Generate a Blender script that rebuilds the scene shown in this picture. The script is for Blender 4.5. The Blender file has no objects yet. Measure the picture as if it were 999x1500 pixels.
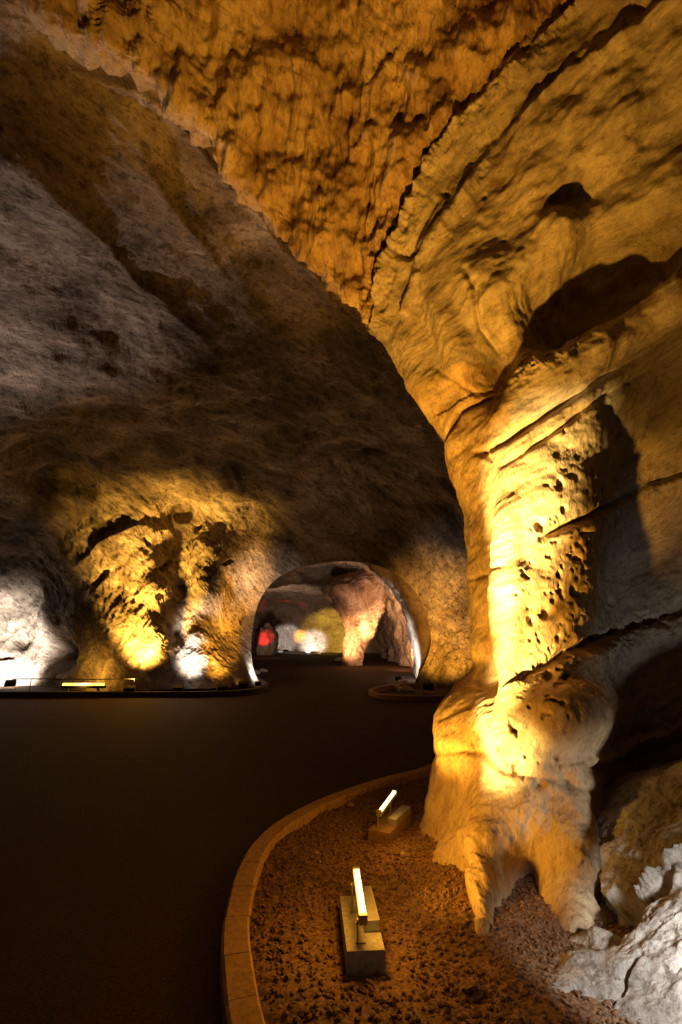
import bpy, bmesh, math, random
import numpy as np
from mathutils import Vector, Matrix

random.seed(7)
rng = np.random.default_rng(11)
SC = bpy.context.scene
COL = SC.collection

# ------------------------------------------------------------------ camera
F = 700.0
PITCH = math.radians(14.8)
CP, SP = math.cos(PITCH), math.sin(PITCH)
CAMZ = 1.6
cam_d = bpy.data.cameras.new('camera')
cam = bpy.data.objects.new('camera', cam_d)
COL.objects.link(cam)
cam.location = (0, 0, CAMZ)
cam.rotation_euler = (math.pi / 2 + PITCH, 0, 0)
cam_d.sensor_width = 36
cam_d.lens = 36 * F / 1500
cam_d.clip_start = 0.02
cam_d.clip_end = 300
SC.camera = cam

def ray(px, py):
    a = (np.asarray(px, float) - 499.5) / F
    b = (750 - np.asarray(py, float)) / F
    return a, CP - b * SP, SP + b * CP

def at(px, py, Y):
    """point seen at a photo pixel, Y metres down the road"""
    x, y, z = ray(px, py)
    return np.stack([x / y * Y, Y + 0 * x, CAMZ + z / y * Y], -1)

def on(px, py, h=0.0):
    """point seen at a photo pixel lying on the level plane z = h"""
    x, y, z = ray(px, py)
    t = (h - CAMZ) / z
    return np.stack([x * t, y * t, h + 0 * t], -1)

def project(P):
    x, y, z = P[..., 0], P[..., 1], P[..., 2] - CAMZ
    dep = np.maximum(y * CP + z * SP, 0.15)
    up = -y * SP + z * CP
    return 499.5 + F * x / dep, 750 - F * up / dep

# ------------------------------------------------------------------ noise
_perm = rng.permutation(256)
_perm = np.concatenate([_perm, _perm, _perm])
_g = rng.normal(size=(256, 3)); _g /= np.linalg.norm(_g, axis=1)[:, None]

def perlin(P):
    P = np.asarray(P, float)
    i = np.floor(P).astype(np.int64)
    f = P - i
    u = f * f * f * (f * (f * 6 - 15) + 10)
    i &= 255
    out = 0
    for dx in (0, 1):
        wx = u[..., 0] if dx else 1 - u[..., 0]
        a = _perm[(i[..., 0] + dx) & 255]
        for dy in (0, 1):
            wy = u[..., 1] if dy else 1 - u[..., 1]
            b = _perm[a + ((i[..., 1] + dy) & 255)]
            for dz in (0, 1):
                wz = u[..., 2] if dz else 1 - u[..., 2]
                g = _g[_perm[b + ((i[..., 2] + dz) & 255)]]
                d = g[..., 0] * (f[..., 0] - dx) + g[..., 1] * (f[..., 1] - dy) + g[..., 2] * (f[..., 2] - dz)
                out = out + wx * wy * wz * d
    return out * 1.5

def fbm(P, octv=5, gain=0.5, ridged=False):
    s, a, q = 0, 1.0, np.array(P, float)
    for k in range(octv):
        n = perlin(q + 17.3 * k)
        if ridged:
            n = 0.5 - 2 * np.abs(n)
        s = s + a * n
        a *= gain
        q = q * 2.03
    return s

def stretch(P, axis, k):
    """coordinates squeezed along an axis so noise streaks follow it"""
    a = np.array(axis, float); a /= np.linalg.norm(a)
    d = P @ a
    return P - d[..., None] * a * (1 - k)

# ------------------------------------------------------------------ mesh helpers
def new_obj(name, me, mat, parent=None):
    o = bpy.data.objects.new(name, me)
    COL.objects.link(o)
    if mat:
        me.materials.append(mat)
    if parent:
        o.parent = parent
    return o

def tag(o, label=None, cat=None, group=None, kind=None):
    if label: o['label'] = label
    if cat: o['category'] = cat
    if group: o['group'] = group
    if kind: o['kind'] = kind
    return o

def raw_mesh(name, V, faces, smooth=True, normals=None):
    V = np.asarray(V, np.float32); faces = np.asarray(faces, np.int32)
    n = faces.shape[1]
    me = bpy.data.meshes.new(name)
    me.vertices.add(len(V)); me.vertices.foreach_set('co', V.ravel())
    me.loops.add(faces.size); me.loops.foreach_set('vertex_index', faces.ravel())
    me.polygons.add(len(faces))
    me.polygons.foreach_set('loop_start', np.arange(len(faces), dtype=np.int32) * n)
    me.polygons.foreach_set('use_smooth', np.full(len(faces), smooth))
    me.update(calc_edges=True)
    me.validate()
    if normals is not None:
        me.normals_split_custom_set_from_vertices(normals.astype(np.float32))
    return me

def grid_normals(P):
    du = np.gradient(P, axis=1); dv = np.gradient(P, axis=0)
    N = np.cross(du, dv)
    return N / np.maximum(np.linalg.norm(N, axis=-1), 1e-9)[..., None]

def grid_part(name, P, N, mask, mat, flip=False, parent=None):
    """link the faces of a vertex grid where mask (per face) holds as one object"""
    h, w = P.shape[:2]
    idx = np.arange(h * w).reshape(h, w)
    q = np.stack([idx[:-1, :-1], idx[:-1, 1:], idx[1:, 1:], idx[1:, :-1]], -1)[mask]
    if flip: q = q[:, ::-1]
    used, inv = np.unique(q, return_inverse=True)
    nn = N.reshape(-1, 3)[used]
    me = raw_mesh(name, P.reshape(-1, 3)[used], inv.reshape(q.shape), True, nn)
    return new_obj(name, me, mat, parent)

def catmull(C, axis, counts):
    """dense Catmull-Rom interpolation of control array C along an axis"""
    C = np.moveaxis(np.asarray(C, float), axis, 0)
    n = len(C)
    E = np.concatenate([[2 * C[0] - C[1]], C, [2 * C[-1] - C[-2]]])
    out = []
    for i in range(n - 1):
        m = counts[i]
        for t in np.arange(m) / m:
            p0, p1, p2, p3 = E[i], E[i + 1], E[i + 2], E[i + 3]
            out.append(0.5 * (2 * p1 + (p2 - p0) * t + (2 * p0 - 5 * p1 + 4 * p2 - p3) * t * t + (3 * p1 - p0 - 3 * p2 + p3) * t ** 3))
    out.append(C[-1])
    return np.moveaxis(np.array(out), 0, axis)

def smooth_path(pts, per=10):
    pts = np.asarray(pts, float)
    return catmull(pts, 0, [per] * (len(pts) - 1))

def poly_dist(px, py, line):
    """signed distance to an open polyline, and position 0..1 along it"""
    L = np.asarray(line, float)
    best = np.full(px.shape, 1e9); sg = np.zeros(px.shape); tt = np.zeros(px.shape)
    n = len(L) - 1
    for i in range(n):
        a, b = L[i], L[i + 1]
        d = b - a; l2 = d @ d
        t = np.clip(((px - a[0]) * d[0] + (py - a[1]) * d[1]) / l2, 0, 1)
        qx, qy = px - a[0] - t * d[0], py - a[1] - t * d[1]
        r = np.hypot(qx, qy)
        s = np.sign(d[0] * qy - d[1] * qx)
        m = r < best
        best = np.where(m, r, best); sg = np.where(m, s, sg); tt = np.where(m, (i + t) / n, tt)
    return best * np.where(sg == 0, 1, sg), tt

def sstep(x):
    x = np.clip(x, 0, 1)
    return x * x * (3 - 2 * x)

# ------------------------------------------------------------------ materials
def M_new(name):
    m = bpy.data.materials.new(name); m.use_nodes = True
    nt = m.node_tree
    return m, nt, nt.nodes['Principled BSDF']

def rock_mat(name, cols, scale=1.0, bump=0.02, bump_scale=1.0, rough=0.75, axis=(1, 0, 0, 1), spec=0.3, pits=0.5, grain=26, chips=.8):
    m, nt, b = M_new(name)
    N, L = nt.nodes, nt.links
    tc = N.new('ShaderNodeTexCoord')
    mp = N.new('ShaderNodeMapping'); mp.vector_type = 'TEXTURE'
    mp.inputs['Rotation'].default_value = Vector(axis[:3]).to_track_quat('X', 'Z').to_euler()
    mp.inputs['Scale'].default_value = (axis[3], 1, 1)
    L.new(tc.outputs['Object'], mp.inputs['Vector'])
    n1 = N.new('ShaderNodeTexNoise'); n1.inputs['Scale'].default_value = scale; n1.inputs['Detail'].default_value = 9; n1.inputs['Roughness'].default_value = .66; n1.inputs['Distortion'].default_value = .6
    L.new(mp.outputs[0], n1.inputs['Vector'])
    r1 = N.new('ShaderNodeValToRGB')
    els = r1.color_ramp.elements
    for i, c in enumerate(cols):
        p = 0.3 + 0.4 * i / (len(cols) - 1)
        if i < 2:
            e = els[i]; e.position = p
        else:
            e = els.new(p)
        e.color = (*c, 1)
    L.new(n1.outputs['Fac'], r1.inputs['Fac'])
    # dark mineral specks and dark pores
    n2 = N.new('ShaderNodeTexNoise'); n2.inputs['Scale'].default_value = scale * 9; n2.inputs['Detail'].default_value = 6; n2.inputs['Roughness'].default_value = .7
    L.new(mp.outputs[0], n2.inputs['Vector'])
    r2 = N.new('ShaderNodeValToRGB'); r2.color_ramp.elements[0].position = .32; r2.color_ramp.elements[1].position = .5
    v = 1 - pits
    r2.color_ramp.elements[0].color = (v, v * .9, v * .8, 1)
    L.new(n2.outputs['Fac'], r2.inputs['Fac'])
    mx = N.new('ShaderNodeMix'); mx.data_type = 'RGBA'; mx.blend_type = 'MULTIPLY'; mx.inputs[0].default_value = 1
    L.new(r1.outputs[0], mx.inputs[6]); L.new(r2.outputs[0], mx.inputs[7])
    # crystalline grain and small dark chips
    n4 = N.new('ShaderNodeTexNoise'); n4.inputs['Scale'].default_value = scale * grain; n4.inputs['Detail'].default_value = 5; n4.inputs['Roughness'].default_value = .75; n4.inputs['Distortion'].default_value = 1.2
    L.new(mp.outputs[0], n4.inputs['Vector'])
    r4 = N.new('ShaderNodeValToRGB'); e4 = r4.color_ramp.elements
    e4[0].position = .33; e4[0].color = (.28, .24, .2, 1); e4[1].position = .62; e4[1].color = (1.0, 1.0, 1.0, 1)
    em = e4.new(.45); em.color = (.80, .78, .75, 1)
    L.new(n4.outputs['Fac'], r4.inputs['Fac'])
    mx2 = N.new('ShaderNodeMix'); mx2.data_type = 'RGBA'; mx2.blend_type = 'MULTIPLY'; mx2.inputs[0].default_value = chips
    L.new(mx.outputs[2], mx2.inputs[6]); L.new(r4.outputs[0], mx2.inputs[7])
    L.new(mx2.outputs[2], b.inputs['Base Color'])
    b.inputs['Roughness'].default_value = rough
    b.inputs['Specular IOR Level'].default_value = spec
    n3 = N.new('ShaderNodeTexNoise'); n3.inputs['Scale'].default_value = 14 * bump_scale; n3.inputs['Detail'].default_value = 10; n3.inputs['Roughness'].default_value = .65
    L.new(mp.outputs[0], n3.inputs['Vector'])
    bp = N.new('ShaderNodeBump'); bp.inputs['Distance'].default_value = bump; bp.inputs['Strength'].default_value = 1
    L.new(n3.outputs['Fac'], bp.inputs['Height']); L.new(bp.outputs[0], b.inputs['Normal'])
    return m

def plain_mat(name, col, rough=.6, metal=0, spec=.4, bump=0, scale=60, var=.25):
    m, nt, b = M_new(name)
    N, L = nt.nodes, nt.links
    tc = N.new('ShaderNodeTexCoord')
    n = N.new('ShaderNodeTexNoise'); n.inputs['Scale'].default_value = scale; n.inputs['Detail'].default_value = 8
    L.new(tc.outputs['Object'], n.inputs['Vector'])
    r = N.new('ShaderNodeValToRGB')
    r.color_ramp.elements[0].position = .3; r.color_ramp.elements[1].position = .7
    r.color_ramp.elements[0].color = (*[c * (1 - var) for c in col], 1)
    r.color_ramp.elements[1].color = (*[min(1, c * (1 + var)) for c in col], 1)
    L.new(n.outputs['Fac'], r.inputs['Fac']); L.new(r.outputs[0], b.inputs['Base Color'])
    b.inputs['Roughness'].default_value = rough; b.inputs['Metallic'].default_value = metal
    b.inputs['Specular IOR Level'].default_value = spec
    if bump:
        bp = N.new('ShaderNodeBump'); bp.inputs['Distance'].default_value = bump
        L.new(n.outputs['Fac'], bp.inputs['Height']); L.new(bp.outputs[0], b.inputs['Normal'])
    return m

def glow_mat(name, col, strength):
    m, nt, b = M_new(name)
    b.inputs['Base Color'].default_value = (.8, .8, .8, 1)
    b.inputs['Emission Color'].default_value = (*col, 1)
    b.inputs['Emission Strength'].default_value = strength
    return m

WARM = (1.0, .455, .045)
AMBER = (1.0, .40, .03)
PEACH = (1.0, .62, .32)
WHITE = (1.0, .94, .88)
COOL = (.90, .93, 1.0)

ROCK_GOLD = rock_mat('salt_rock_ochre', [(.36, .23, .11), (.56, .42, .25), (.70, .57, .39)], .9, .016, 1.2, axis=(.1, .1, 1, 2.2), pits=.35, grain=30, chips=.7)
ROCK_ROOF = rock_mat('salt_rock_brown_roof', [(.20, .11, .05), (.54, .38, .20), (.76, .60, .38)], .8, .03, .9, axis=(.1, -.6, .8, 1.8), pits=.5, grain=24)  # wide tone range paints shadowed patches and highlights into the roof colour
ROCK_GREY = rock_mat('salt_rock_grey', [(.24, .19, .14), (.46, .39, .30), (.66, .57, .46)], 1.0, .02, 1.1, axis=(.78, -.45, .55, 2.2), pits=.4)
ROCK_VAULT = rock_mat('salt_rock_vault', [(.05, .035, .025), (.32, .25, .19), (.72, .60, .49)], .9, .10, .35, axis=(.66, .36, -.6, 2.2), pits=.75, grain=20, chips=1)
ROCK_FAR = rock_mat('salt_rock_far', [(.19, .12, .08), (.38, .28, .2), (.58, .48, .38)], .6, .06, .3, axis=(.3, 1, .4, 2), pits=.5)
ROCK_BROWN = rock_mat('salt_rock_red_brown', [(.10, .05, .03), (.34, .20, .12), (.60, .44, .32)], .8, .08, .5, axis=(-.3, 0, 1, 3), pits=.5, grain=14)
ROCK_PALE = rock_mat('salt_rock_pale', [(.30, .28, .26), (.55, .53, .5), (.78, .76, .73)], 1.6, .03, 1.1, pits=.6)
ASPHALT = plain_mat('asphalt', (.052, .025, .012), .8, spec=.15, bump=.006, scale=70, var=.5)
CONCRETE = plain_mat('kerb_concrete', (.44, .27, .11), .8, bump=.004, scale=30, var=.3)
CONC_GREY = plain_mat('block_concrete', (.36, .35, .32), .8, bump=.003, scale=40, var=.25)
GRAVEL = plain_mat('brown_gravel', (.20, .115, .065), .85, bump=.004, scale=55, var=.7)
STEEL = plain_mat('grey_steel', (.40, .40, .38), .45, metal=.7, scale=20, var=.15)
DARK = plain_mat('dark_plastic', (.03, .03, .03), .5, scale=20)
LED_WARM = glow_mat('led_warm', (1, .52, .08), 15)
LED_ORANGE = glow_mat('led_orange', (1, .5, .08), 3.5)
LED_WHITE = glow_mat('led_white', (1, .97, .92), 6)

# ------------------------------------------------------------------ floor
def floor_mesh():
    V = [(-45, -8, 0), (30, -8, 0), (30, 90, 0), (-45, 90, 0)]
    n = 60
    xs = np.linspace(-45, 30, n); ys = np.linspace(-8, 90, n)
    X, Y = np.meshgrid(xs, ys)
    P = np.stack([X, Y, .012 * perlin(np.stack([X * .6, Y * .6, 0 * X], -1)) - .012], -1)
    return grid_part('floor', P, grid_normals(P), np.ones((n - 1, n - 1), bool), ASPHALT)
tag(floor_mesh(), 'dark asphalt road running from the foreground into the tunnel', None, None, 'structure')

# ------------------------------------------------------------------ big vault: left wall, roof, arch
ctrl = []
def cp(py, *pairs):
    for px, Y in pairs: ctrl.append((px, py, Y))
cp(-350, (-500, 2.2), (0, 2.2), (500, 2.3), (1100, 2.4))
cp(-150, (-500, 2.7), (0, 2.8), (500, 3.0), (1100, 3.0))
cp(0, (-450, 3.2), (0, 3.5), (300, 3.7))
cp(150, (-450, 3.8), (-100, 4.1), (80, 4.4), (300, 4.7))
cp(300, (-450, 4.6), (-100, 5.0), (100, 5.4), (280, 5.8), (500, 6.2), (1100, 6))
cp(400, (-450, 5.6), (-60, 6.2), (120, 6.7), (300, 7.2), (500, 7.6))
cp(500, (-450, 7.0), (-60, 7.7), (120, 8.2), (300, 8.8), (520, 9.3), (800, 9))
cp(600, (-450, 9), (-60, 9.8), (100, 10.4), (300, 11.2), (550, 11.8), (800, 11))
cp(700, (-450, 12), (-60, 12.9), (60, 13.5), (150, 13.9), (300, 14.6), (450, 15.3), (600, 15.2), (690, 14.8), (820, 14))
cp(760, (-450, 14), (-60, 14.9), (20, 15.3), (80, 15.6), (130, 15.3), (200, 15.0), (262, 16.2), (300, 16.1), (350, 16.5), (450, 17.0), (550, 17.2), (640, 16.8), (720, 16.2))
cp(800, (-60, 16), (0, 16.4), (60, 17.0), (130, 15.7), (200, 15.2), (262, 16.5), (300, 16.0), (350, 16.9), (420, 17.8), (505, 18.2), (600, 17.9), (650, 17.3), (720, 16.6), (900, 15))
cp(860, (-450, 15.5), (-60, 17.0), (0, 17.3), (60, 18.0), (105, 17.0), (165, 15.8), (215, 15.4), (245, 15.7), (264, 16.7), (288, 16.0), (320, 16.6), (335, 17.5), (365, 17.8), (635, 17.9), (665, 17.5), (720, 17))
cp(930, (-450, 16), (-60, 17.8), (0, 18.2), (60, 18.2), (100, 16.9), (150, 15.8), (205, 15.3), (242, 15.5), (258, 16.4), (280, 15.8), (312, 16.6), (326, 17.2), (348, 17.6), (362, 18.0), (636, 18.0), (662, 17.6), (720, 17))
cp(1000, (-450, 16), (-60, 17.6), (0, 17.6), (60, 17.8), (110, 16.5), (160, 15.7), (210, 15.4), (248, 15.5), (290, 15.3), (330, 15.6), (352, 16.2), (372, 17.2), (612, 18.0), (655, 17.3), (720, 17))
ctrl = np.array(ctrl, float)

def tps_fit(C, lam=1e-4):
    p = C[:, :2] / 100.0; v = np.log(C[:, 2])
    d = np.linalg.norm(p[:, None] - p[None], axis=-1)
    K = np.where(d > 0, d * d * np.log(d + 1e-12), 0) + lam * np.eye(len(p))
    A = np.hstack([np.ones((len(p), 1)), p])
    Mx = np.block([[K, A], [A.T, np.zeros((3, 3))]])
    w = np.linalg.solve(Mx, np.concatenate([v, np.zeros(3)]))
    def ev(px, py):
        q = np.stack([px, py], -1).reshape(-1, 2) / 100.0
        out = np.zeros(len(q))
        for s in range(0, len(q), 20000):
            e = q[s:s + 20000]
            dd = np.linalg.norm(e[:, None] - p[None], axis=-1)
            kk = dd * dd * np.log(dd + 1e-12)
            out[s:s + 20000] = kk @ w[:-3] + w[-3] + e @ w[-2:]
        return np.exp(out).reshape(px.shape)
    return ev
depthA = tps_fit(ctrl)

E_pts = [(384, 1006), (373, 985), (368, 955), (370, 920), (380, 880), (402, 850), (432, 833), (468, 824), (508, 821), (548, 827), (583, 843), (609, 869), (625, 903), (631, 940), (622, 972), (611, 992), (604, 1008)]
O_pts = [(-520, 1034), (-540, 900), (-540, 700), (-540, 450), (-540, 200), (-520, -100), (-380, -330), (-120, -380), (150, -380), (420, -380), (700, -360), (980, -300), (1120, 0), (1150, 400), (1150, 700), (1130, 900), (1100, 1034)]
NA, NS = 640, 430
per = NA // (len(E_pts) - 1)
Ecur = smooth_path(E_pts, per); Ocur = smooth_path(O_pts, per)
s = np.linspace(0, 1, NS)[:, None] ** 1.45
PX = Ecur[None, :, 0] * (1 - s) + Ocur[None, :, 0] * s
PY = Ecur[None, :, 1] * (1 - s) + Ocur[None, :, 1] * s
DA = depthA(PX, PY)
PA = at(PX, PY, DA)
NAor = grid_normals(PA)
toc = np.array([0, 0, CAMZ]) - PA
flipA = (np.sum(NAor * toc, -1).mean() < 0)
NAo = -NAor if flipA else NAor
# rough rock: broad lumps, flakes dipping to the right, fine grain
q = PA
qs = stretch(q, (1, .9, -.75), .3)
amp = np.clip(DA / 14, .22, 1.1)
qs = stretch(q, (.66, .36, -.6), .4)
dsp = .36 * amp * fbm(q * .38, 3) + .17 * amp * fbm(qs * .9 + 5, 5, .55) + .05 * amp * fbm(qs * 2.2, 5, .6, ridged=True)
nearE = np.clip(s * 14, 0.12, 1)
wl = sstep((PY - 730) / 60)
dsp = dsp * nearE * (1 - .6 * wl) + wl * nearE * .05 * fbm(stretch(q, (.5, .1, .8), .35) * 2.5 + 3, 5, .6, ridged=True)
# hollows
def pit(px, py, cx, cy, rx, ry, rot=0):
    c, s_ = math.cos(rot), math.sin(rot)
    u = ((px - cx) * c + (py - cy) * s_) / rx; v = (-(px - cx) * s_ + (py - cy) * c) / ry
    return np.exp(-(u * u + v * v) ** 1.5)
wob = 10 * fbm(q * .9 + 3, 3)
wx, wy = PX + wob, PY + 10 * fbm(q * .9 + 31, 3)
for (cx, cy, rx, ry, rot, dd) in [(85, 955, 24, 26, .3, -1.3), (30, 938, 9, 9, 0, -.8), (6, 962, 10, 4, 0, -.6), (262, 752, 9, 8, 0, -.4), (240, 826, 5, 6, 0, -.25), (330, 822, 8, 3, 0, -.25),
                                  (60, 690, 70, 40, .4, -.9), (190, 880, 4, 4, 0, -.15), (150, 850, 18, 5, -.6, -.25), (240, 880, 5, 4, 0, -.15), (285, 770, 6, 5, 0, -.2), (215, 790, 6, 4, .5, -.15), (352, 905, 3, 6, .4, -.15)]:
    dsp = dsp + dd * pit(wx, wy, cx, cy, rx, ry, rot)
# long ledges across the vault beside the groin
for line, h, Ld in [([(95, 90), (200, 130), (290, 215), (330, 260), (430, 370), (530, 480)], .22, 30), ([(-100, 60), (60, 250), (200, 400), (330, 520)], .12, 60), ([(100, 80), (170, 160), (260, 300), (330, 390)], .10, 40), ([(110, 830), (150, 795), (200, 768), (240, 772), (268, 800)], .18, 30)]:
    d, t = poly_dist(PX + .8 * wob, PY - .8 * wob, line)
    env = np.sin(np.pi * np.clip(t, .02, .98)) ** .4
    dsp = dsp + h * env * np.where(d > 0, np.exp(-d / Ld), np.exp(d / 4.0))
PA = PA + NAo * dsp[..., None]
NAf = grid_normals(PA)
if flipA: NAf = -NAf
fx, fy = PX[:-1, :-1], PY[:-1, :-1]
edge_line = 740 + 0.06 * fx
wallm = (fy > edge_line) & (fx < 355)
archm = (~wallm) & (fy > 690) & (fx > 300)
roofm = ~(wallm | archm)
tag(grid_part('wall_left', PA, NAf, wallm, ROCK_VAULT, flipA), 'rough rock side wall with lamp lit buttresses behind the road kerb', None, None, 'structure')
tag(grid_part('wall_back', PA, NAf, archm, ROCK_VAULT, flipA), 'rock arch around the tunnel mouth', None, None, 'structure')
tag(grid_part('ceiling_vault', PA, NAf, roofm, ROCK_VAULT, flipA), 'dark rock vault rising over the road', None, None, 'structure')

# ------------------------------------------------------------------ tunnel beyond the arch
E3 = at(Ecur[:, 0], Ecur[:, 1], depthA(Ecur[:, 0], Ecur[:, 1]))
K = len(E3)
ang = np.linspace(math.pi * 1.02, -math.pi * .02, K)
def ring(cx, Y, w, h, slant=0):
    c, s_ = np.cos(ang), np.sin(ang)
    x = np.sign(c) * np.abs(c) ** .85 * w + cx
    z = np.sign(s_) * np.abs(s_) ** .8 * h
    return np.stack([x, Y + slant * c + 0 * x, z], -1)
rings = [E3, E3 + np.array([0, .5, 0]) + (E3 - np.array([0.1, 18, 2])) * np.array([.03, 0, .03]),
         ring(-.5, 20.5, 3.7, 5.3), ring(-1.2, 24, 4.7, 6.1), ring(-1.3, 28, 5.2, 6.4), ring(-1.6, 32, 5.4, 6.2), ring(-2.5, 36, 6.2, 5.9), ring(-5, 42, 8.7, 5.8), ring(-6, 48, 10, 6), ring(-6.5, 53, 10.5, 5.6), ring(-6.5, 56, 9.6, 4.8), ring(-6.5, 58, 5, 2.6), ring(-6.5, 58.5, .5, .3)]
PB = catmull(np.array(rings), 0, [8, 12, 30, 34, 34, 34, 34, 34, 26, 20, 20, 8])
NB = grid_normals(PB)
flipB = np.sum(NB[60:150] * (np.array([0, 25, 2.0]) - PB[60:150]), -1).mean() < 0
if flipB: NB = -NB
dB = .4 * fbm(PB * .3, 3) + .2 * fbm(stretch(PB, (.6, 1, .5), .4) * .6 + 9, 4, .55) + .06 * fbm(PB * 2, 4, ridged=True)
rowf = np.clip((np.arange(len(PB)) - 6) / 25, 0, 1)[:, None]
PB = PB + NB * (dB * rowf)[..., None]
NB2 = grid_normals(PB)
if flipB: NB2 = -NB2
tag(grid_part('wall_tunnel', PB, NB2, np.ones((PB.shape[0] - 1, PB.shape[1] - 1), bool), ROCK_FAR, flipB), 'rock tunnel bending away beyond the arch', None, None, 'structure')

# ------------------------------------------------------------------ golden pillar, roof flare and right-hand wall
def back(p, dx, dy, dz=0):
    return np.array(p) + np.array([dx, dy, dz])
rows = []
def R(u1, u2, u3, u4, u5, u6, u7, b=(.75, .9, 0)):
    p = [at(*c) if len(c) == 3 else on(c[0], c[1], -.06) for c in (u1, u2, u3, u4, u5, u6, u7)]
    rows.append([back(p[0], b[0] * 1.6, b[1] * 1.8, b[2] * 1.6), back(p[0], b[0] * .6, b[1], b[2])] + p)
R((590, 1268), (640, 1350), (712, 1420), (826, 1412), (885, 1290), (1010, 1240), (1400, 1240))
R((612, 1215, 4.55), (655, 1270, 3.9), (722, 1305, 3.42), (840, 1300, 3.42), (890, 1230, 4.3), (1010, 1160, 4.6), (1400, 1160, 3.9))
R((624, 1165, 4.66), (662, 1180, 4.2), (732, 1190, 3.72), (850, 1180, 3.72), (900, 1130, 4.5), (1010, 1090, 4.5), (1400, 1090, 3.8))
R((642, 1062, 4.66), (685, 1055, 4.25), (742, 1055, 3.88), (866, 1050, 3.9), (912, 1010, 4.5), (1010, 990, 4.4), (1400, 990, 3.7))
R((686, 968, 4.75), (712, 968, 4.45), (757, 968, 4.02), (852, 962, 4.08), (900, 925, 4.6), (1010, 900, 4.45), (1400, 900, 3.7))
R((683, 860, 4.75), (708, 860, 4.45), (752, 850, 4.1), (852, 840, 4.18), (902, 825, 4.75), (1010, 795, 4.6), (1400, 795, 3.8))
R((674, 745, 4.75), (700, 745, 4.4), (750, 735, 4.05), (852, 715, 4.1), (902, 700, 4.6), (1010, 665, 4.4), (1400, 640, 3.6))
R((655, 645, 4.75), (692, 640, 4.42), (748, 622, 4.12), (850, 588, 4.02), (905, 572, 4.15), (1010, 530, 4.0), (1400, 480, 3.2))
R((598, 567, 4.85), (650, 545, 4.5), (730, 515, 4.12), (850, 482, 3.84), (910, 455, 3.76), (1010, 410, 3.5), (1400, 300, 2.8), (.5, .8, .5))
R((548, 488, 5.0), (600, 455, 4.5), (700, 405, 4.0), (825, 395, 3.85), (905, 360, 3.7), (1010, 300, 3.35), (1400, 150, 2.6), (.4, .8, .8))
R((430, 366, 4.75), (520, 335, 4.45), (640, 275, 3.95), (790, 235, 3.55), (890, 180, 3.25), (1010, 110, 2.95), (1400, -100, 2.3), (.3, .8, 1.0))
R((300, 208, 4.1), (420, 170, 3.95), (560, 110, 3.6), (720, 65, 3.22), (840, 5, 2.92), (980, -80, 2.55), (1400, -300, 2.0), (.2, .8, 1.0))
R((190, 95, 3.6), (310, 40, 3.5), (450, -30, 3.2), (640, -110, 2.8), (780, -170, 2.5), (950, -260, 2.1), (1400, -480, 1.6), (.2, .8, 1.0))
R((30, -20, 3.2), (170, -90, 3.0), (330, -190, 2.6), (520, -300, 2.2), (680, -380, 1.8), (880, -480, 1.4), (1300, -560, 1.2), (.2, .8, 1.0))
# overhead and behind the viewpoint
r_ = np.array(rows[-1])
rows.append([p + np.array([-.9, -1.8, .35 + .25 * (8.0 - p[2])]) for p in r_])
rows.append([p + np.array([-1.0, -4.5, .5 + .5 * (8.0 - p[2])]) for p in r_])
C = np.array(rows)
PC = catmull(C, 0, [40, 46, 52, 52, 52, 54, 54, 54, 56, 64, 64, 44, 24, 24, 24])
PC = catmull(PC, 1, [8, 26, 56, 72, 96, 64, 84, 24])
NC = grid_normals(PC)
toc = np.array([0, 0, CAMZ]) - PC
mid = (slice(60, 500), slice(60, 380))
flipC = np.sum(NC[mid] * toc[mid], -1).mean() < 0
if flipC: NC = -NC
UX, UY = project(PC)
Q = PC
wobx = 7 * fbm(Q * 2.2 + 3, 4); woby = 7 * fbm(Q * 2.2 + 41, 4)
wx, wy = UX + wobx, UY + woby
D = np.zeros(UX.shape)
# broad forms
strata_left = [(540, 500), (548, 430), (575, 350), (620, 250), (662, 185), (760, 80), (850, -30), (960, -160)]
dS, _ = poly_dist(UX, UY, strata_left)         # + = below/right of the edge
roofside = sstep((-dS) / 14)                   # 1 on the ochre roof, 0 on the bedded rock
upper = sstep((620 - UY) / 80)
roofw = roofside * sstep((520 - UY) / 40)
# hanging draperies of the ochre roof
qd = stretch(Q, (.1, -.6, .8), .28)
D += roofw * (.16 * fbm(Q * 1.5 + 11, 4, .55) + .20 * fbm(qd * 1.3 + 2, 3) + .10 * fbm(qd * 3.4 + 8, 4, .5) + .06 * fbm(stretch(Q, (.1, -.6, .8), .5) * 1.9 + 4, 4, .55, ridged=True) + .022 * fbm(qd * 8, 4, .6, ridged=True))
bed_dir = np.array([.78, -.45, .55])
qb = stretch(Q, bed_dir, .3)
D += (1 - roofw) * (.09 * fbm(Q * .9 + 7, 3) + .035 * fbm(qb * 2.2 + 1, 5, .55) + .006 * fbm(qb * 9, 4, .6, ridged=True))
# bedding ledges: lip that stands out below the line (sgn +) and fades away
def ledge(line, h, Lf, side=1, sharp=2.2, wb=.8):
    global D
    d, t = poly_dist(UX + wb * wobx, UY + wb * woby, line)
    d = d * side
    env = np.sin(np.pi * np.clip(t, .03, .97)) ** .35
    D += .35 * h * env * np.exp(-(d / 22) ** 2) * fbm(Q * 5.5 + 2, 4, .6, ridged=True)
    D += h * (.75 + .5 * perlin(Q * 1.7 + 9)) * env * np.where(d > 0, np.exp(-np.maximum(d, 0) / Lf), np.exp(np.minimum(d, 0) / sharp))
def crack(line, w, dep, wb=.35):
    global D
    d, t = poly_dist(UX + wb * wobx, UY + wb * woby, line)
    env = np.sin(np.pi * np.clip(t, .03, .97)) ** .35
    D -= dep * env * np.exp(-(d / w) ** 2)
def dent(cx, cy, rx, ry, rot, dep):
    global D
    D -= dep * pit(wx, wy, cx, cy, rx, ry, rot)
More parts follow.
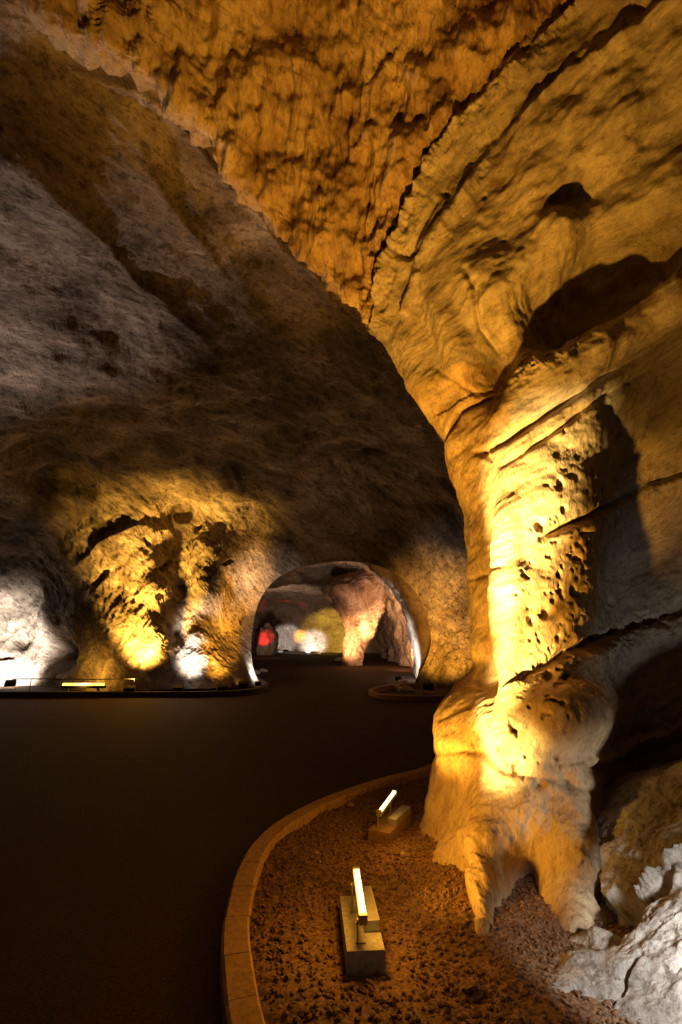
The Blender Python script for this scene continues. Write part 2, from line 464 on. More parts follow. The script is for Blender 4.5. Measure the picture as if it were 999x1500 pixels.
ledge([(540, 505), (548, 430), (575, 345), (620, 255), (664, 185)], .16, 45)
ledge([(664, 185), (720, 130), (790, 60), (860, -20), (960, -130)], .13, 40)
ledge([(590, 450), (612, 385), (660, 310), (690, 260), (740, 195), (830, 110), (900, 60), (990, -10)], .05, 60, 1)
for ln_ in ([(590, 450), (612, 385), (660, 310), (690, 260), (740, 195), (830, 110), (900, 60), (990, -10)], [(548, 430), (575, 345), (620, 255), (664, 185)]):
    d, t = poly_dist(UX + .6 * wobx, UY + .6 * woby, ln_)
    D += .085 * np.exp(-((d - 6) / 6) ** 2) * np.clip(.7 + .9 * fbm(Q * 2.5, 3), 0, 1.6)
ledge([(535, 150), (560, 110), (585, 70)], .08, 20)
ledge([(500, 250), (530, 205), (545, 190)], .08, 20)
ledge([(720, 560), (790, 520), (870, 465), (940, 420), (1060, 345)], .16, 60)
crack([(700, 665), (760, 630), (850, 575), (930, 530), (1060, 445)], 5, .09)
crack([(730, 680), (800, 640), (870, 590), (1000, 510)], 4, .05)
crack([(790, 790), (830, 770), (890, 740), (950, 708), (1060, 670)], 5, .10)
ledge([(790, 792), (830, 772), (890, 742), (950, 710), (1060, 672)], .06, 60)
ledge([(775, 990), (830, 960), (890, 935), (1000, 905), (1080, 890)], .16, 55)
crack([(775, 988), (830, 958), (890, 933), (1000, 903)], 9, .12)
crack([(630, 1105), (700, 1100), (740, 1130), (800, 1140), (860, 1160)], 5, .04)
ledge([(850, 1115), (920, 1085), (1060, 1045)], .08, 25)
crack([(850, 1130), (920, 1105), (1060, 1065)], 6, .07)
crack([(685, 400), (700, 430), (700, 480), (715, 500)], 4, .06)
crack([(640, 540), (690, 575), (720, 560)], 4, .03)
crack([(655, 640), (670, 605), (715, 575)], 4, .07)
crack([(560, 355), (600, 380), (640, 300)], 5, .06)
crack([(683, 850), (720, 838), (745, 830)], 3, .03)
# the dark re-entrant below the upper beds
D -= .75 * pit(UX + 1.6 * wobx, UY + 1.6 * woby, 890, 412, 160, 56, -.55)
D -= .35 * pit(UX + wobx, UY + woby, 720, 530, 24, 60, .25)
D -= .10 * pit(UX + 2 * wobx, UY + 2 * woby, 850, 275, 80, 26, -.6)
ur = (1 - roofw) * sstep((560 - UY) / 120) * sstep((UX - 640) / 80)
D += ur * (.13 * fbm(stretch(Q, (.78, -.45, .55), .6) * 1.7 + 6, 4, .55))
D += .22 * pit(UX + wobx, UY + woby, 820, 345, 40, 46, -.4)
D += .12 * pit(UX, UY, 660, 500, 26, 70, -.45)
D -= .10 * pit(UX, UY, 625, 470, 16, 60, -.35)
# two root-like feet with a hollow between
D -= .62 * pit(wx, wy, 772, 1330, 42, 90, 0)
D -= .25 * pit(wx, wy, 765, 1255, 34, 24, 0)
D += .16 * pit(UX, UY, 712, 1300, 28, 110, 0)
D += .16 * pit(UX, UY, 835, 1290, 26, 120, 0)
D -= .16 * pit(UX, UY, 655, 1330, 24, 90, .3)
D += .10 * pit(UX, UY, 742, 880, 22, 130, 0)
D += .16 * pit(UX, UY, 830, 1045, 50, 42, .3)
D -= .10 * pit(UX, UY, 700, 985, 26, 24, .3)
D -= .06 * pit(UX, UY, 715, 880, 8, 160, 0)
for (cx, cy, r, dd) in [(818, 712, 9, .10), (820, 745, 8, .10), (872, 720, 6, .08), (838, 820, 9, .09), (848, 835, 8, .08), (812, 842, 8, .08), (832, 865, 8, .09), (840, 870, 6, .06), (805, 880, 6, .06),
                        (790, 770, 14, .08), (853, 785, 10, .08), (800, 900, 12, .10), (775, 910, 8, .08), (815, 935, 7, .08), (720, 830, 4, .05), (705, 840, 3, .04), (722, 897, 5, .05), (840, 800, 7, .06),
                        (805, 985, 16, .12), (825, 990, 10, .1), (835, 972, 8, .08), (760, 1125, 13, .11), (755, 1068, 10, .06), (735, 1095, 7, .05), (790, 1150, 14, .07), (830, 1150, 20, .08), (712, 285, 6, .05), (605, 378, 10, .09), (655, 292, 10, .08),
                        (827, 628, 6, .05), (710, 667, 9, .05), (885, 865, 8, .06), (898, 880, 9, .06)]:
    dent(cx, cy, r * rng.uniform(.4, .65), r * rng.uniform(.45, .8), rng.uniform(-.6, .6), dd * .7)
# small pores in the drilled, bright part of the column
por = np.clip(fbm(Q * 16 + 5, 2) - .42, 0, 1)
D -= .10 * por * pit(UX, UY, 815, 880, 70, 150, 0)
D -= .10 * por * pit(UX, UY, 770, 1090, 90, 70, 0)
low = sstep((UY - 1130) / 120)
D += low * (.05 * fbm(stretch(Q, (.15, -.3, 1), .25) * 3.2 + 4, 4, .55) + .018 * fbm(stretch(Q, (.15, -.3, 1), .3) * 11 + 4, 4, .6, ridged=True))
PCd = PC + NC * D[..., None]
NCd = grid_normals(PCd)
if flipC: NCd = -NCd
fx, fy, fd = UX[:-1, :-1], UY[:-1, :-1], dS[:-1, :-1]
nv, nu = fx.shape
uu = np.cumsum([0, 8, 26, 56, 72, 96, 64, 84, 24])
ui = np.arange(nu)[None, :] + np.zeros((nv, 1), int)
vv = np.cumsum([0, 40, 46, 52, 52, 52, 54, 54, 54, 56, 64, 64, 44, 24, 24, 24])
vi = np.arange(nv)[:, None] + np.zeros((1, nu), int)
roof_m = ((fd < 0) & (vi > vv[7])) | (vi > vv[11])
d2, _ = poly_dist(fx, fy, [(640, 660), (700, 590), (735, 555), (800, 530)])
pill_m = (~roof_m) & (vi < vv[8]) & (ui < uu[5] + 18) & ((vi < vv[7]) | (ui < uu[4])) & ((vi < vv[7]) | (fy > 0))
right_m = ~(roof_m | pill_m)
tag(grid_part('ceiling_ochre', PCd, NCd, roof_m, ROCK_ROOF, flipC), 'ochre rock ceiling hanging down to the groin', None, None, 'structure')
tag(grid_part('wall_right', PCd, NCd, right_m, ROCK_GREY, flipC), 'bedded rock wall leaning out over the gravel', None, None, 'structure')
tag(grid_part('rock_pillar', PCd, NCd, pill_m, ROCK_GOLD, flipC), 'big golden lit rock pillar standing in the gravel beside the road, flaring into the roof', 'rock pillar', None, 'thing')

# ------------------------------------------------------------------ pale rock ledge, lower right
rows = []
def RD(*c):
    p = [at(*k) if len(k) == 3 else on(k[0], k[1], -.05) for k in c]
    rows.append([back(p[0], .25, .5)] + p)
RD((775, 1490), (850, 1530), (950, 1580), (1100, 1620), (1400, 1700))
RD((832, 1428, 2.8), (900, 1425, 2.68), (1000, 1420, 2.48), (1150, 1420, 2.25), (1400, 1500, 1.9))
RD((876, 1345, 3.12), (930, 1325, 2.97), (1005, 1300, 2.77), (1150, 1280, 2.55), (1400, 1320, 2.1))
RD((868, 1255, 3.5), (920, 1235, 3.32), (1005, 1205, 3.07), (1150, 1160, 2.8), (1400, 1150, 2.3))
RD((868, 1180, 3.9), (925, 1162, 3.68), (1005, 1132, 3.4), (1150, 1085, 3.1), (1400, 1050, 2.6))
RD((878, 1155, 4.7), (935, 1140, 4.7), (1005, 1115, 4.6), (1150, 1060, 4.3), (1400, 1000, 3.8))
PD = catmull(np.array(rows), 0, [60, 60, 60, 60, 40]); PD = catmull(PD, 1, [24, 60, 70, 50, 16])
ND = grid_normals(PD)
toc = np.array([0, 0, CAMZ]) - PD
flipD = np.sum(ND * toc, -1).mean() < 0
if flipD: ND = -ND
UX, UY = project(PD); Q = PD
wobx = 9 * fbm(Q * 2.2 + 3, 4); woby = 9 * fbm(Q * 2.2 + 41, 4)
qb = stretch(Q, (.75, -.35, .3), .35)
D = .05 * fbm(Q * 1.3, 3) + .05 * fbm(qb * 2.6, 5, .6) + .016 * fbm(qb * 7 + 3, 4, .6, ridged=True)
ledge([(860, 1260), (930, 1225), (1020, 1180), (1150, 1120)], .06, 30, wb=1)
ledge([(870, 1345), (930, 1310), (1020, 1260), (1150, 1200)], .09, 40, wb=1)
crack([(880, 1380), (930, 1345), (965, 1310), (985, 1300)], 9, .16, wb=1)
crack([(900, 1470), (920, 1430), (940, 1405)], 4, .05, wb=1)
wx, wy = UX + wobx, UY + woby
dent(900, 1330, 34, 22, -.3, .25)
PDd = PD + ND * D[..., None]
ND2 = grid_normals(PDd)
if flipD: ND2 = -ND2
tag(grid_part('rock_ledge', PDd, ND2, np.ones((PD.shape[0] - 1, PD.shape[1] - 1), bool), ROCK_PALE, flipD), 'pale grey rock ledge lit white at the lower right of the golden pillar', 'rock', None, 'thing')

# ------------------------------------------------------------------ kerb stones round the gravel bed
kc = [(450, 1740), (400, 1620), (365, 1510), (352, 1440), (346, 1370), (351, 1318), (366, 1266), (394, 1222), (438, 1191), (495, 1164), (560, 1142), (625, 1125)]
kpts = [on(*p, .1)[:2] for p in kc] + [np.array([1.75, 7.1]), np.array([2.9, 7.5])]
kerb = smooth_path(np.array(kpts), 40)
seg = np.concatenate([[0], np.cumsum(np.linalg.norm(np.diff(kerb, axis=0), axis=1))])
def kerb_at(L):
    return np.array([np.interp(L, seg, kerb[:, 0]), np.interp(L, seg, kerb[:, 1])])
def kerb_mesh(name, fn, L0, L1, W=.145, H=.1, n=6, jit=0, z0=-.05):
    prof = [(-W / 2, z0), (-W / 2, H - .014), (-W / 2 + .014, H), (W / 2 - .012, H), (W / 2, H - .012), (W / 2, z0)]
    V, Fc = [], []
    for i in range(n + 1):
        L = L0 + (L1 - L0) * i / n
        c = fn(L); t = fn(L + .01) - fn(L - .01); t /= np.linalg.norm(t)
        nr = np.array([t[1], -t[0]])
        for (o, z) in prof:
            p = c + nr * (o + jit)
            V.append((p[0], p[1], z))
    m = len(prof)
    bm = bmesh.new()
    vs = [bm.verts.new(v) for v in V]
    for i in range(n):
        for k in range(m - 1):
            bm.faces.new((vs[i * m + k], vs[(i + 1) * m + k], vs[(i + 1) * m + k + 1], vs[i * m + k + 1]))
    bm.faces.new([vs[k] for k in range(m)]); bm.faces.new([vs[n * m + k] for k in reversed(range(m))])
    bmesh.ops.recalc_face_normals(bm, faces=bm.faces)
    me = bpy.data.meshes.new(name); bm.to_mesh(me); bm.free()
    return me
ORD = ['first', 'second', 'third', 'fourth', 'fifth', 'sixth', 'seventh', 'eighth', 'ninth', 'tenth', 'eleventh', 'twelfth', 'thirteenth', 'fourteenth', 'fifteenth', 'sixteenth', 'seventeenth', 'eighteenth', 'nineteenth', 'twentieth']
Lstart = float(np.interp(2, np.arange(len(kpts)), seg[::40])) - .45
L, k = Lstart, 0
Lend = seg[-1] - .1
while L < Lend:
    ln = .34 + random.uniform(-.03, .03)
    me = kerb_mesh('kerbstone', kerb_at, L + .003, min(L + ln, Lend) - .003, jit=random.uniform(-.003, .003), H=.1 + random.uniform(-.003, .003))
    o = new_obj('kerbstone', me, CONCRETE)
    c = kerb_at(L + ln / 2)
    px, py = project(np.array([c[0], c[1], .1]))
    if py > 1500:
        lab = 'kerbstone cut off by the bottom edge of the photo'
    elif px > 628:
        lab = 'kerbstone hidden behind the foot of the golden pillar'
    else:
        k += 1
        lab = 'lamp lit concrete kerbstone edging the gravel, %s from the bottom of the photo' % ORD[min(k - 1, 19)]
    tag(o, lab, 'kerbstone', 'kerbstones round the gravel bed', 'thing')
    L += ln

# ------------------------------------------------------------------ gravel
kin = []
for i in range(len(kerb)):
    t = kerb[min(i + 1, len(kerb) - 1)] - kerb[max(i - 1, 0)]; t /= np.linalg.norm(t)
    kin.append(kerb[i] + np.array([t[1], -t[0]]) * .06)
poly = np.array(kin + [np.array([3.6, 7.4]), np.array([3.6, 1.0])])
def inside(x, y):
    c = np.zeros(x.shape, bool)
    n = len(poly)
    for i in range(n):
        a, b = poly[i], poly[(i + 1) % n]
        cond = (a[1] > y) != (b[1] > y)
        xi = (b[0] - a[0]) * (y - a[1]) / (b[1] - a[1] + 1e-12) + a[0]
        c ^= cond & (x < xi)
    return c
xs = np.arange(-.9, 3.6, .018); ys = np.arange(1.0, 7.4, .018)
X, Y = np.meshgrid(xs, ys)
def gz(X, Y):
    P3 = np.stack([X, Y, 0 * X], -1)
    return .035 + .03 * fbm(P3 * 1.5, 3) + .010 * fbm(P3 * 14, 2)
Z = gz(X, Y)
PG = np.stack([X, Y, Z], -1)
gm = inside(X, Y)[:-1, :-1]
idx = np.arange(X.size).reshape(X.shape)
qd_ = np.stack([idx[:-1, :-1], idx[:-1, 1:], idx[1:, 1:], idx[1:, :-1]], -1)[gm]
used, inv = np.unique(qd_, return_inverse=True)
BV = PG.reshape(-1, 3)[used]; BF = inv.reshape(-1, 4)
# pebbles
bm = bmesh.new(); bmesh.ops.create_icosphere(bm, subdivisions=1, radius=1)
iv = np.array([v.co[:] for v in bm.verts]); iff = np.array([[v.index for v in f.verts] for f in bm.faces]); bm.free()
N = 15000
gx = rng.uniform(-.8, 2.6, N * 3); gy = 1.3 + 5.2 * rng.random(N * 3) ** 1.25
ok = inside(gx, gy); gx, gy = gx[ok][:N], gy[ok][:N]
n = len(gx)
r = .006 + .013 * rng.random(n) ** 2.2
sc3 = np.stack([r * rng.uniform(.8, 1.4, n), r * rng.uniform(.7, 1.1, n), r * rng.uniform(.5, .85, n)], -1)
a = rng.uniform(0, 6.283, n); ca, sa = np.cos(a), np.sin(a)
shape = iv[None] * sc3[:, None] * rng.uniform(.75, 1.2, (n, len(iv), 1))
x = shape[..., 0] * ca[:, None] - shape[..., 1] * sa[:, None]; y = shape[..., 0] * sa[:, None] + shape[..., 1] * ca[:, None]
tl = rng.uniform(-.5, .5, n)[:, None]
PV = np.stack([gx[:, None] + x, gy[:, None] + y, gz(gx, gy)[:, None] + r[:, None] * .35 + shape[..., 2] + x * tl], -1)
PFc = (iff[None] + (np.arange(n) * len(iv))[:, None, None]).reshape(-1, 3)
allV = np.concatenate([BV, PV.reshape(-1, 3)])
tris = np.concatenate([BF[:, [0, 1, 2]], BF[:, [0, 2, 3]], PFc + len(BV)])
me = raw_mesh('gravel', allV, tris, False)
tag(new_obj('gravel', me, GRAVEL), 'loose brown gravel filling the bed inside the curved kerb', 'gravel', None, 'stuff')

def stone(px, py, r, label, mat=GRAVEL, seed=0, flat=.6, name='stone', Y=None, amp=.35, hh=.03):
    p = on(px, py, hh) if Y is None else at(px, py, Y)
    bm = bmesh.new(); bmesh.ops.create_icosphere(bm, subdivisions=4, radius=1)
    v = np.array([q_.co[:] for q_ in bm.verts])
    d = 1 + amp * fbm(v * 1.1 + seed, 4, ridged=True)
    d = np.round(d * 6) / 12 + d / 2
    v = v * d[:, None] * np.array([r * 1.25, r, r * flat])
    ang_ = seed * 1.7
    c_, s_ = math.cos(ang_), math.sin(ang_)
    v = np.stack([v[:, 0] * c_ - v[:, 1] * s_, v[:, 0] * s_ + v[:, 1] * c_, v[:, 2]], -1)
    for b_, co in zip(bm.verts, v): b_.co = co
    for f in bm.faces: f.smooth = True
    me = bpy.data.meshes.new(name); bm.to_mesh(me); bm.free()
    o = new_obj(name, me, mat); o.location = (p[0], p[1], p[2] + r * flat * .3)
    return tag(o, label, 'stone', None, 'thing')
STONE_TAN = plain_mat('tan_stone', (.42, .30, .19), .8, bump=.004, scale=40, var=.3)
stone(513, 1179, .035, 'pale flat stone on the gravel near the far curve of the kerb', STONE_TAN, 1, .35)
stone(412, 1251, .032, 'pale stone on the gravel just inside the curve of the kerb', STONE_TAN, 2, .5)
stone(462, 1250, .022, 'small tan stone on the gravel between the kerb curve and the far lamp', STONE_TAN, 3, .6)
stone(590, 1253, .035, 'tan stone lying on the gravel against the foot of the golden pillar', STONE_TAN, 4, .5)
stone(386, 1470, .030, 'tan stone lying on gravel beside the kerb near the bottom of the photo', STONE_TAN, 5, .5)
stone(690, 1455, .05, 'dark stone in the gravel below the tip of the pillar foot', GRAVEL, 6, .6)

# ------------------------------------------------------------------ lamps
def bx(bm, c, s_, rot=None):
    r_ = bmesh.ops.create_cube(bm, size=1)
    for v in r_['verts']:
        v.co = Vector((v.co.x * s_[0], v.co.y * s_[1], v.co.z * s_[2]))
        if rot: v.co = rot @ v.co
        v.co += Vector(c)
    return r_['verts']

def bm_obj(name, bm, mat, parent, bevel=0.0):
    if bevel:
        bmesh.ops.bevel(bm, geom=list(bm.edges), offset=bevel, segments=2, affect='EDGES', profile=.7)
    me = bpy.data.meshes.new(name); bm.to_mesh(me); bm.free()
    return new_obj(name, me, mat, parent)

def cyl(bm, p0, p1, r, seg_=12):
    p0, p1 = Vector(p0), Vector(p1); d = p1 - p0
    mt = Matrix.Translation((p0 + p1) / 2) @ d.to_track_quat('Z', 'Y').to_matrix().to_4x4()
    bmesh.ops.create_cone(bm, cap_ends=True, segments=seg_, radius1=r, radius2=r, depth=d.length, matrix=mt)

def bar_lamp(loc, rz, label, led=LED_WARM, block=CONC_GREY):
    root = bpy.data.objects.new('floor_lamp', None); COL.objects.link(root)
    root.location = loc; root.rotation_euler = (0, 0, rz)
    tag(root, label, 'lamp', 'bar lamps on concrete blocks')
    # concrete footing: a long block with a raised shelf on its right-hand side
    bm = bmesh.new(); bx(bm, (0, .25, .025), (.19, .52, .13)); bm_obj('block', bm, block, root, .006)
    bm = bmesh.new(); bx(bm, (.052, .32, .116), (.082, .36, .05)); bm_obj('driver_box', bm, STEEL, root, .004)
    tilt = Matrix.Rotation(math.radians(10), 3, 'X')
    yaw = Matrix.Rotation(math.radians(0), 3, 'Z')
    roll = Matrix.Rotation(math.radians(40), 3, 'Y')
    rm = yaw @ tilt
    h = bpy.data.objects.new('lamp_head', None)
    # slim housing behind the light strip
    bm = bmesh.new(); bx(bm, (-.012, .2, .225), (.034, .36, .026), rm); hd = bm_obj('housing', bm, STEEL, root, .003)
    bm = bmesh.new(); cyl(bm, Vector((0, 0, 0)), Vector((0, .001, 0)), .001); bm.free()
    bm = bmesh.new()
    a_ = rm @ Vector((0, -.165, .022)); b_ = rm @ Vector((0, .165, .022))
    off = Vector((-.005, .2, .225))
    cyl(bm, a_ + off, b_ + off, .015, 16); bm_obj('light_strip', bm, led, hd)
    for sgn, nm in ((-1, 'end_cap'), (1, 'end_cap')):
        bm = bmesh.new(); bx(bm, off + rm @ Vector((-.004, sgn * .178, .012)), (.042, .022, .046), rm); bm_obj(nm, bm, STEEL, hd, .003)
    for yy in (.06, .34):
        bm = bmesh.new()
        zt = .215 + (yy - .2) * math.tan(math.radians(10))
        bx(bm, (-.035, yy, (zt + .085) / 2), (.006, .03, zt - .085)); bx(bm, (-.02, yy, .0935), (.05, .034, .006)); bx(bm, (-.02, yy, zt - .003), (.035, .03, .006))
        cyl(bm, (-.042, yy, zt - .02), (-.028, yy, zt - .02), .009, 10)
        bm_obj('bracket', bm, STEEL, root)
    bpy.data.objects.remove(h)
    return root

nl = on(536, 1430, .0); 
bar_lamp((nl[0] - .0, nl[1] - .02, 0.03), math.radians(4), 'lit bar lamp on a grey concrete block, the one nearer the bottom of the photo')
fl = on(556, 1237, .03)
bar_lamp((fl[0], fl[1], 0.035), math.radians(-27), 'lit bar lamp angled across its block, the one just left of the pillar foot', block=plain_mat('brown_block', (.22, .13, .07), .85, scale=30))

def spot(loc, tgt, W, col, size=80, blend=.6, rad=.08, name='beam'):
    d = bpy.data.lights.new(name, 'SPOT'); d.energy = W; d.color = col
    d.spot_size = math.radians(size); d.spot_blend = blend; d.shadow_soft_size = rad
    o = bpy.data.objects.new(name, d); COL.objects.link(o)
    o.location = loc
    o.rotation_euler = (Vector(tgt) - Vector(loc)).to_track_quat('-Z', 'Y').to_euler()
    return o
def bulb(loc, W, col, rad=.1, name='glow'):
    d = bpy.data.lights.new(name, 'POINT'); d.energy = W; d.color = col; d.shadow_soft_size = rad
    o = bpy.data.objects.new(name, d); COL.objects.link(o); o.location = loc
    return o

def flood(loc, tgt, label, led=LED_WHITE, size=.3, group='small floodlights along the rock walls'):
    """small box floodlight on a U bracket, its face towards the rock"""
    root = bpy.data.objects.new('floodlight', None); COL.objects.link(root)
    root.location = loc
    d = Vector(tgt) - Vector(loc)
    root.rotation_euler = (0, 0, math.atan2(d.y, d.x) - math.pi / 2)
    tag(root, label, 'lamp', group)
    k_ = size
    rm = Matrix.Rotation(math.radians(35), 3, 'X')
    c = Vector((0, 0, .62 * k_))
    bm = bmesh.new(); bx(bm, c, (k_, .4 * k_, .62 * k_), rm); body = bm_obj('housing', bm, DARK, root, .05 * k_)
    bm = bmesh.new(); bx(bm, c + rm @ Vector((0, .205 * k_, 0)), (.84 * k_, .02 * k_, .48 * k_), rm); bm_obj('lens', bm, led, body)
    bm = bmesh.new()
    for sx in (-1, 1): bx(bm, (sx * .54 * k_, 0, .33 * k_), (.04 * k_, .1 * k_, .66 * k_))
    bx(bm, (0, 0, .02 * k_), (1.12 * k_, .14 * k_, .04 * k_))
    bm_obj('bracket', bm, STEEL, root)
    return root

# the two lamps by the pillar
L1, L2 = (.10, 2.98, .36), (.38, 4.05, .36)
spot(L1, (1.2, 4.0, 1.9), 170, WARM, 66, 1, .08)
for (x_, y_, Y_, W_, sz, bl) in [(760, 720, 4.08, 4200, 16, .9), (757, 800, 4.05, 4200, 15, .8), (752, 890, 4.02, 3200, 13, .8), (751, 975, 4.0, 2600, 13, .8), (720, 1045, 4.0, 1700, 16, 1), (742, 1100, 3.85, 1100, 20, 1)]:
    spot(L1, at(x_, y_, Y_), W_, (1, .66, .20), sz, bl, .05)
spot(L1, at(825, 860, 4.12), 420, WARM, 20, .8, .06)
spot(L1, at(690, 1230, 3.6), 75, (1, .44, .04), 66, 1, .06)
spot(L2, (1.25, 4.4, 2.4), 130, WARM, 110, .8, .08)
spot(L1, (.35, 3.7, 6.5), 1050, WARM, 72, .9, .1)
spot(L1, (1.8, 3.2, 5.8), 380, WARM, 46, .9, .08)
spot(L2, (.3, 4.3, 6.5), 380, WARM, 58, .9, .1)
bulb((.12, 3.0, .42), 7, AMBER, .06)
bulb((.40, 4.1, .42), 4, AMBER, .06)
# white lamp standing out of frame in front of the right-hand rock
flood((1.5, 1.62, 0), (2.4, 2.9, 0), 'white floodlight outside the frame in front of the pale rock ledge', LED_WHITE, .18)
spot((1.55, 1.75, .2), (2.5, 2.95, .6), 60, WHITE, 68, .8, .08)
spot((1.55, 1.72, .7), (1.85, 2.55, .12), 120, WHITE, 58, .7, .06)
spot((1.55, 1.85, .75), (1.4, 2.62, .05), 55, WHITE, 48, .5, .05)
spot((2.5, 2.0, .9), (2.05, 3.15, .5), 70, WHITE, 46, .6, .06)

# left side chamber
def wall_lamp(px, py, Y, tpx, tpy, tY, W, col, size=90, led=LED_WHITE, label=None, h=.25, fs=.3, blend=.8):
    p = at(px, py, Y); p[2] = max(p[2], .02)
    t = at(tpx, tpy, tY)
    if label: flood((p[0], p[1], 0), t, label, led, fs)
    spot((p[0], p[1], .35), t, W, col, size, blend, .2)
wall_lamp(14, 1008, 16.5, 6, 965, 18.0, 2200, WHITE, 112, LED_WHITE, 'white floodlight behind the kerb at the left edge of the photo')
spot(at(-140, 960, 13.0), at(10, 260, 5.2), 2300, (1, .80, .72), 48, 1, .3)
wall_lamp(190, 1012, 14.45, 213, 920, 15.4, 5200, (1, .53, .08), 78, LED_ORANGE, 'amber floodlight at the foot of the golden buttress')
wall_lamp(262, 1012, 14.6, 290, 955, 15.8, 950, (1, .95, .9), 60, LED_WHITE, 'white floodlight at the foot of the pale buttress')
wall_lamp(326, 1010, 14.8, 322, 945, 16.3, 800, WARM, 62, LED_ORANGE, 'amber floodlight between the pale buttress and the arch')
wall_lamp(356, 1004, 16.0, 346, 880, 17.4, 1100, WARM, 50, LED_ORANGE, 'amber floodlight in front of the left foot of the arch')
wall_lamp(378, 998, 17.0, 372, 975, 17.8, 150, WHITE, 90, LED_WHITE, 'white floodlight on the left corner of the tunnel mouth', fs=.2)

p = at(122, 1006, 14.85)
root = bpy.data.objects.new('light_bar', None); COL.objects.link(root); root.location = (p[0], p[1], 0)
tag(root, 'long amber light bar glowing behind the kerb at the left, under the golden buttress', 'lamp')
bm = bmesh.new(); bx(bm, (0, 0, .22), (1.3, .09, .07)); hs = bm_obj('housing', bm, DARK, root, .01)
bm = bmesh.new(); cyl(bm, (-.6, 0, .285), (.6, 0, .285), .05, 16); bm_obj('light_strip', bm, LED_ORANGE, hs)
for sx in (-.45, .45):
    bm = bmesh.new(); bx(bm, (sx, 0, .09), (.05, .07, .2)); bm_obj('foot', bm, STEEL, root, .004)
spot((p[0], p[1] - .1, .4), (p[0], p[1] + 1.0, .35), 160, (1, .5, .06), 120, 1, .2)
# right foot of the arch
wall_lamp(628, 1012, 15.4, 646, 935, 17.4, 1300, WARM, 76, LED_ORANGE, 'amber floodlight at the right foot of the arch')
wall_lamp(584, 990, 18.6, 606, 962, 20.5, 1300, COOL, 80, LED_WHITE, 'white floodlight just inside the right side of the arch', fs=.25)
wall_lamp(665, 1000, 13.5, 690, 880, 17.0, 160, WHITE, 60)
# inside the tunnel
spot((3.0, 24.5, .4), (3.6, 30, 2.6), 2300, (1, .52, .24), 90, .8, .3)
spot((-.6, 29.0, .4), (1.3, 31.5, 2.2), 1500, (1, .56, .24), 70, .8, .3)
spot((1.2, 28.6, .4), (2.1, 31, 3.2), 2600, (1, .62, .28), 44, .7, .2)
spot((-3, 24, .5), (-3.5, 31, 7), 420, (1, .80, .66), 110, 1, .3)
spot((-6, 38, .5), (-5, 46, 6), 1500, (1, .74, .56), 110, 1, .3)
spot((-7.9, 46.6, .4), (-7.4, 50, 2.3), 1300, (1, .03, .04), 34, .5, .2)
spot((-6.6, 52, .5), (-6.5, 57, 1.4), 2000, COOL, 34, .6, .3)
spot((-5.0, 53, .4), (-4.9, 57, 1.5), 8000, WARM, 15, .5, .3)
spot((-3.5, 52, .4), (-3.3, 57, .8), 6500, COOL, 36, .8, .3)
spot((-1.2, 48, .4), (-.6, 56, 2), 4200, (1, .70, .08), 52, .7, .3)
spot((1.2, 15.0, .4), (-.5, 13.5, 7), 130, (1, .64, .30), 110, .9, .3)
spot((-4.2, 14.6, .4), (-3.5, 12.5, 7), 60, (1, .55, .15), 110, .9, .3)

# ------------------------------------------------------------------ leaning pillar inside the tunnel
def tube_rock(name, path, radii, mat, seed, na=64, per=22, amp=.35, flat=(1, 1)):
    pts = smooth_path(np.array(path), per)
    rad = smooth_path(np.array(radii)[:, None], per)[:, 0]
    th = np.linspace(0, 2 * math.pi, na + 1)
    P = np.stack([pts[:, None, 0] + rad[:, None] * np.cos(th)[None] * flat[0], pts[:, None, 1] + rad[:, None] * np.sin(th)[None] * flat[1], pts[:, None, 2] + 0 * th[None]], -1)
    N = grid_normals(P)
    ctr = pts[:, None, :]
    if np.sum(N * (P - ctr)) < 0: N = -N; fl_ = True
    else: fl_ = False
    c3 = P + seed
    D_ = amp * (.6 * fbm(c3 * .7, 3) + .4 * fbm(stretch(c3, (.3, .2, 1), .4) * 1.6, 4, ridged=True) + .15 * fbm(c3 * 4, 3, ridged=True))
    D_[:, -1] = D_[:, 0]
    P2 = P + N * D_[..., None]
    N2 = grid_normals(P2)
    if fl_: N2 = -N2
    return grid_part(name, P2, N2, np.ones((P.shape[0] - 1, P.shape[1] - 1), bool), mat, fl_)
Yp = 31
prof = [(985, 502, 528), (962, 501, 530), (945, 503, 538), (925, 506, 548), (905, 502, 556), (888, 490, 562), (872, 477, 566), (860, 474, 570), (850, 488, 572), (840, 520, 574), (830, 545, 575)]
pth = [at((a_ + b_) / 2, y_, Yp) for y_, a_, b_ in prof]
rds = [(b_ - a_) / 2 * .0456 for y_, a_, b_ in prof]
tag(tube_rock('rock_buttress', pth, rds, ROCK_BROWN, 3.3, per=14, amp=.26, flat=(1, .9)), 'brown rock buttress leaning out from the tunnel side beyond the arch', 'rock pillar', None, 'thing')
# red-lit boulder at the far end
p = at(392, 958, 52)
o = stone(391, 950, .95, 'rounded red lit boulder at the far left end of the road', ROCK_FAR, 8, 1.9, 'boulder', 50, .2, .2)

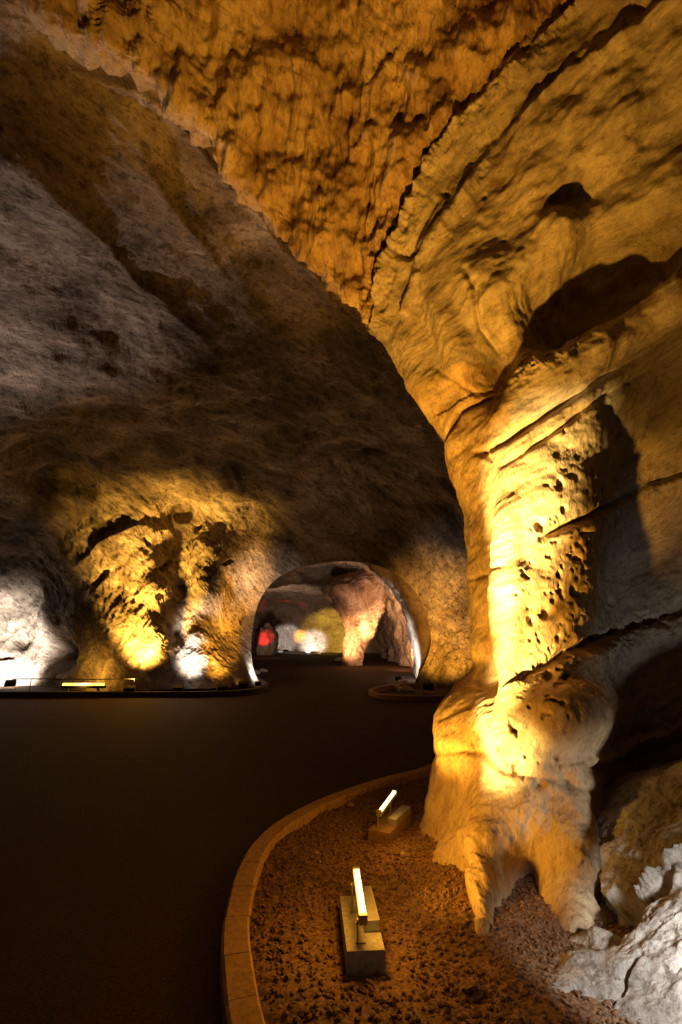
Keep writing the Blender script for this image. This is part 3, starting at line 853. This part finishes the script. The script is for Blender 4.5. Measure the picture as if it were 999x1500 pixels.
# ------------------------------------------------------------------ far kerbs
def kerb_path(name, pts, label, W=.2, H=.14, mat=CONCRETE, per=14):
    path = smooth_path(np.array(pts), per)
    sg = np.concatenate([[0], np.cumsum(np.linalg.norm(np.diff(path, axis=0), axis=1))])
    fn = lambda L_: np.array([np.interp(L_, sg, path[:, 0]), np.interp(L_, sg, path[:, 1])])
    me = kerb_mesh(name, fn, .02, sg[-1] - .02, W, H, len(path) * 2)
    return tag(new_obj(name, me, mat), label, 'kerb', None, 'thing')
kp = [on(x_, y_, .14)[:2] for x_, y_ in [(-420, 1013), (-150, 1013), (60, 1013), (220, 1013), (320, 1012), (366, 1009), (388, 1003), (384, 997), (376, 993)]]
kerb_path('kerb', kp, 'long dark kerb along the foot of the lamp lit side wall', mat=plain_mat('dark_kerb', (.10, .08, .06), .8))
kp = [on(x_, y_, .12)[:2] for x_, y_ in [(640, 1002), (600, 1001), (565, 1004), (544, 1010), (556, 1016), (600, 1019), (660, 1019), (740, 1018)]]
kerb_path('kerb', kp, 'looped low kerb round the right foot of the tunnel arch', W=.16, H=.12)
kp = [on(x_, y_, .2)[:2] for x_, y_ in [(372, 954), (400, 954), (430, 955), (470, 955)]]
kerb_path('kerb', kp, 'thin pale kerb crossing the far end of the road', W=.3, H=.25, mat=CONC_GREY)

PALE_STONE = plain_mat('white_stone', (.72, .70, .66), .8, bump=.01, scale=12, var=.15)
for k_, (x_, y_, r_, lb) in enumerate([(576, 1008, .17, 'white stone inside the looped kerb, farthest from the arch foot'), (590, 1002, .2, 'white stone inside the looped kerb, between two others'), (594, 1012, .19, 'white stone inside the looped kerb, the one nearest the arch foot'),
                                       (374, 987, .2, 'white stone beside the left foot of the tunnel mouth'), (385, 984, .17, 'white stone on the road side of the left tunnel mouth foot'), (497, 968, .3, 'white stone at the foot of the leaning rock buttress')]):
    stone(x_, y_, r_, lb, PALE_STONE, 20 + k_, .6, 'stone', None, .3, .0)
# thin cable fence in front of the left wall
root = bpy.data.objects.new('cable_fence', None); COL.objects.link(root)
root.location = (-9, 14.66, 0)
tag(root, 'thin low cable fence behind the kerb at the left', 'fence')
bm = bmesh.new()
for i in range(24):
    x0, x1 = -9 + i * .5, -8.5 + i * .5
    zz = lambda x_: .46 - .02 * math.sin((x_ + 9) / 3 * math.pi) ** 2
    cyl(bm, (x0, 0, zz(x0)), (x1, 0, zz(x1)), .012, 6)
bm_obj('cable', bm, DARK, root)
for x_ in (-9, -6, -3, 0, 3):
    bm = bmesh.new(); cyl(bm, (x_, 0, -.02), (x_, 0, .47), .010, 8); cyl(bm, (x_, 0, -.02), (x_, 0, .02), .05, 10); bm_obj('post', bm, DARK, root)
    if x_ > 2: pass

# ------------------------------------------------------------------ world + view
w = bpy.data.worlds.new('world'); SC.world = w; w.use_nodes = True
bg = w.node_tree.nodes['Background']; bg.inputs[0].default_value = (1, .75, .5, 1); bg.inputs[1].default_value = .002
SC.view_settings.view_transform = 'Standard'
SC.view_settings.look = 'None'
SC.view_settings.gamma = 1
SC.view_settings.use_curve_mapping = False
SC.view_settings.exposure = 0
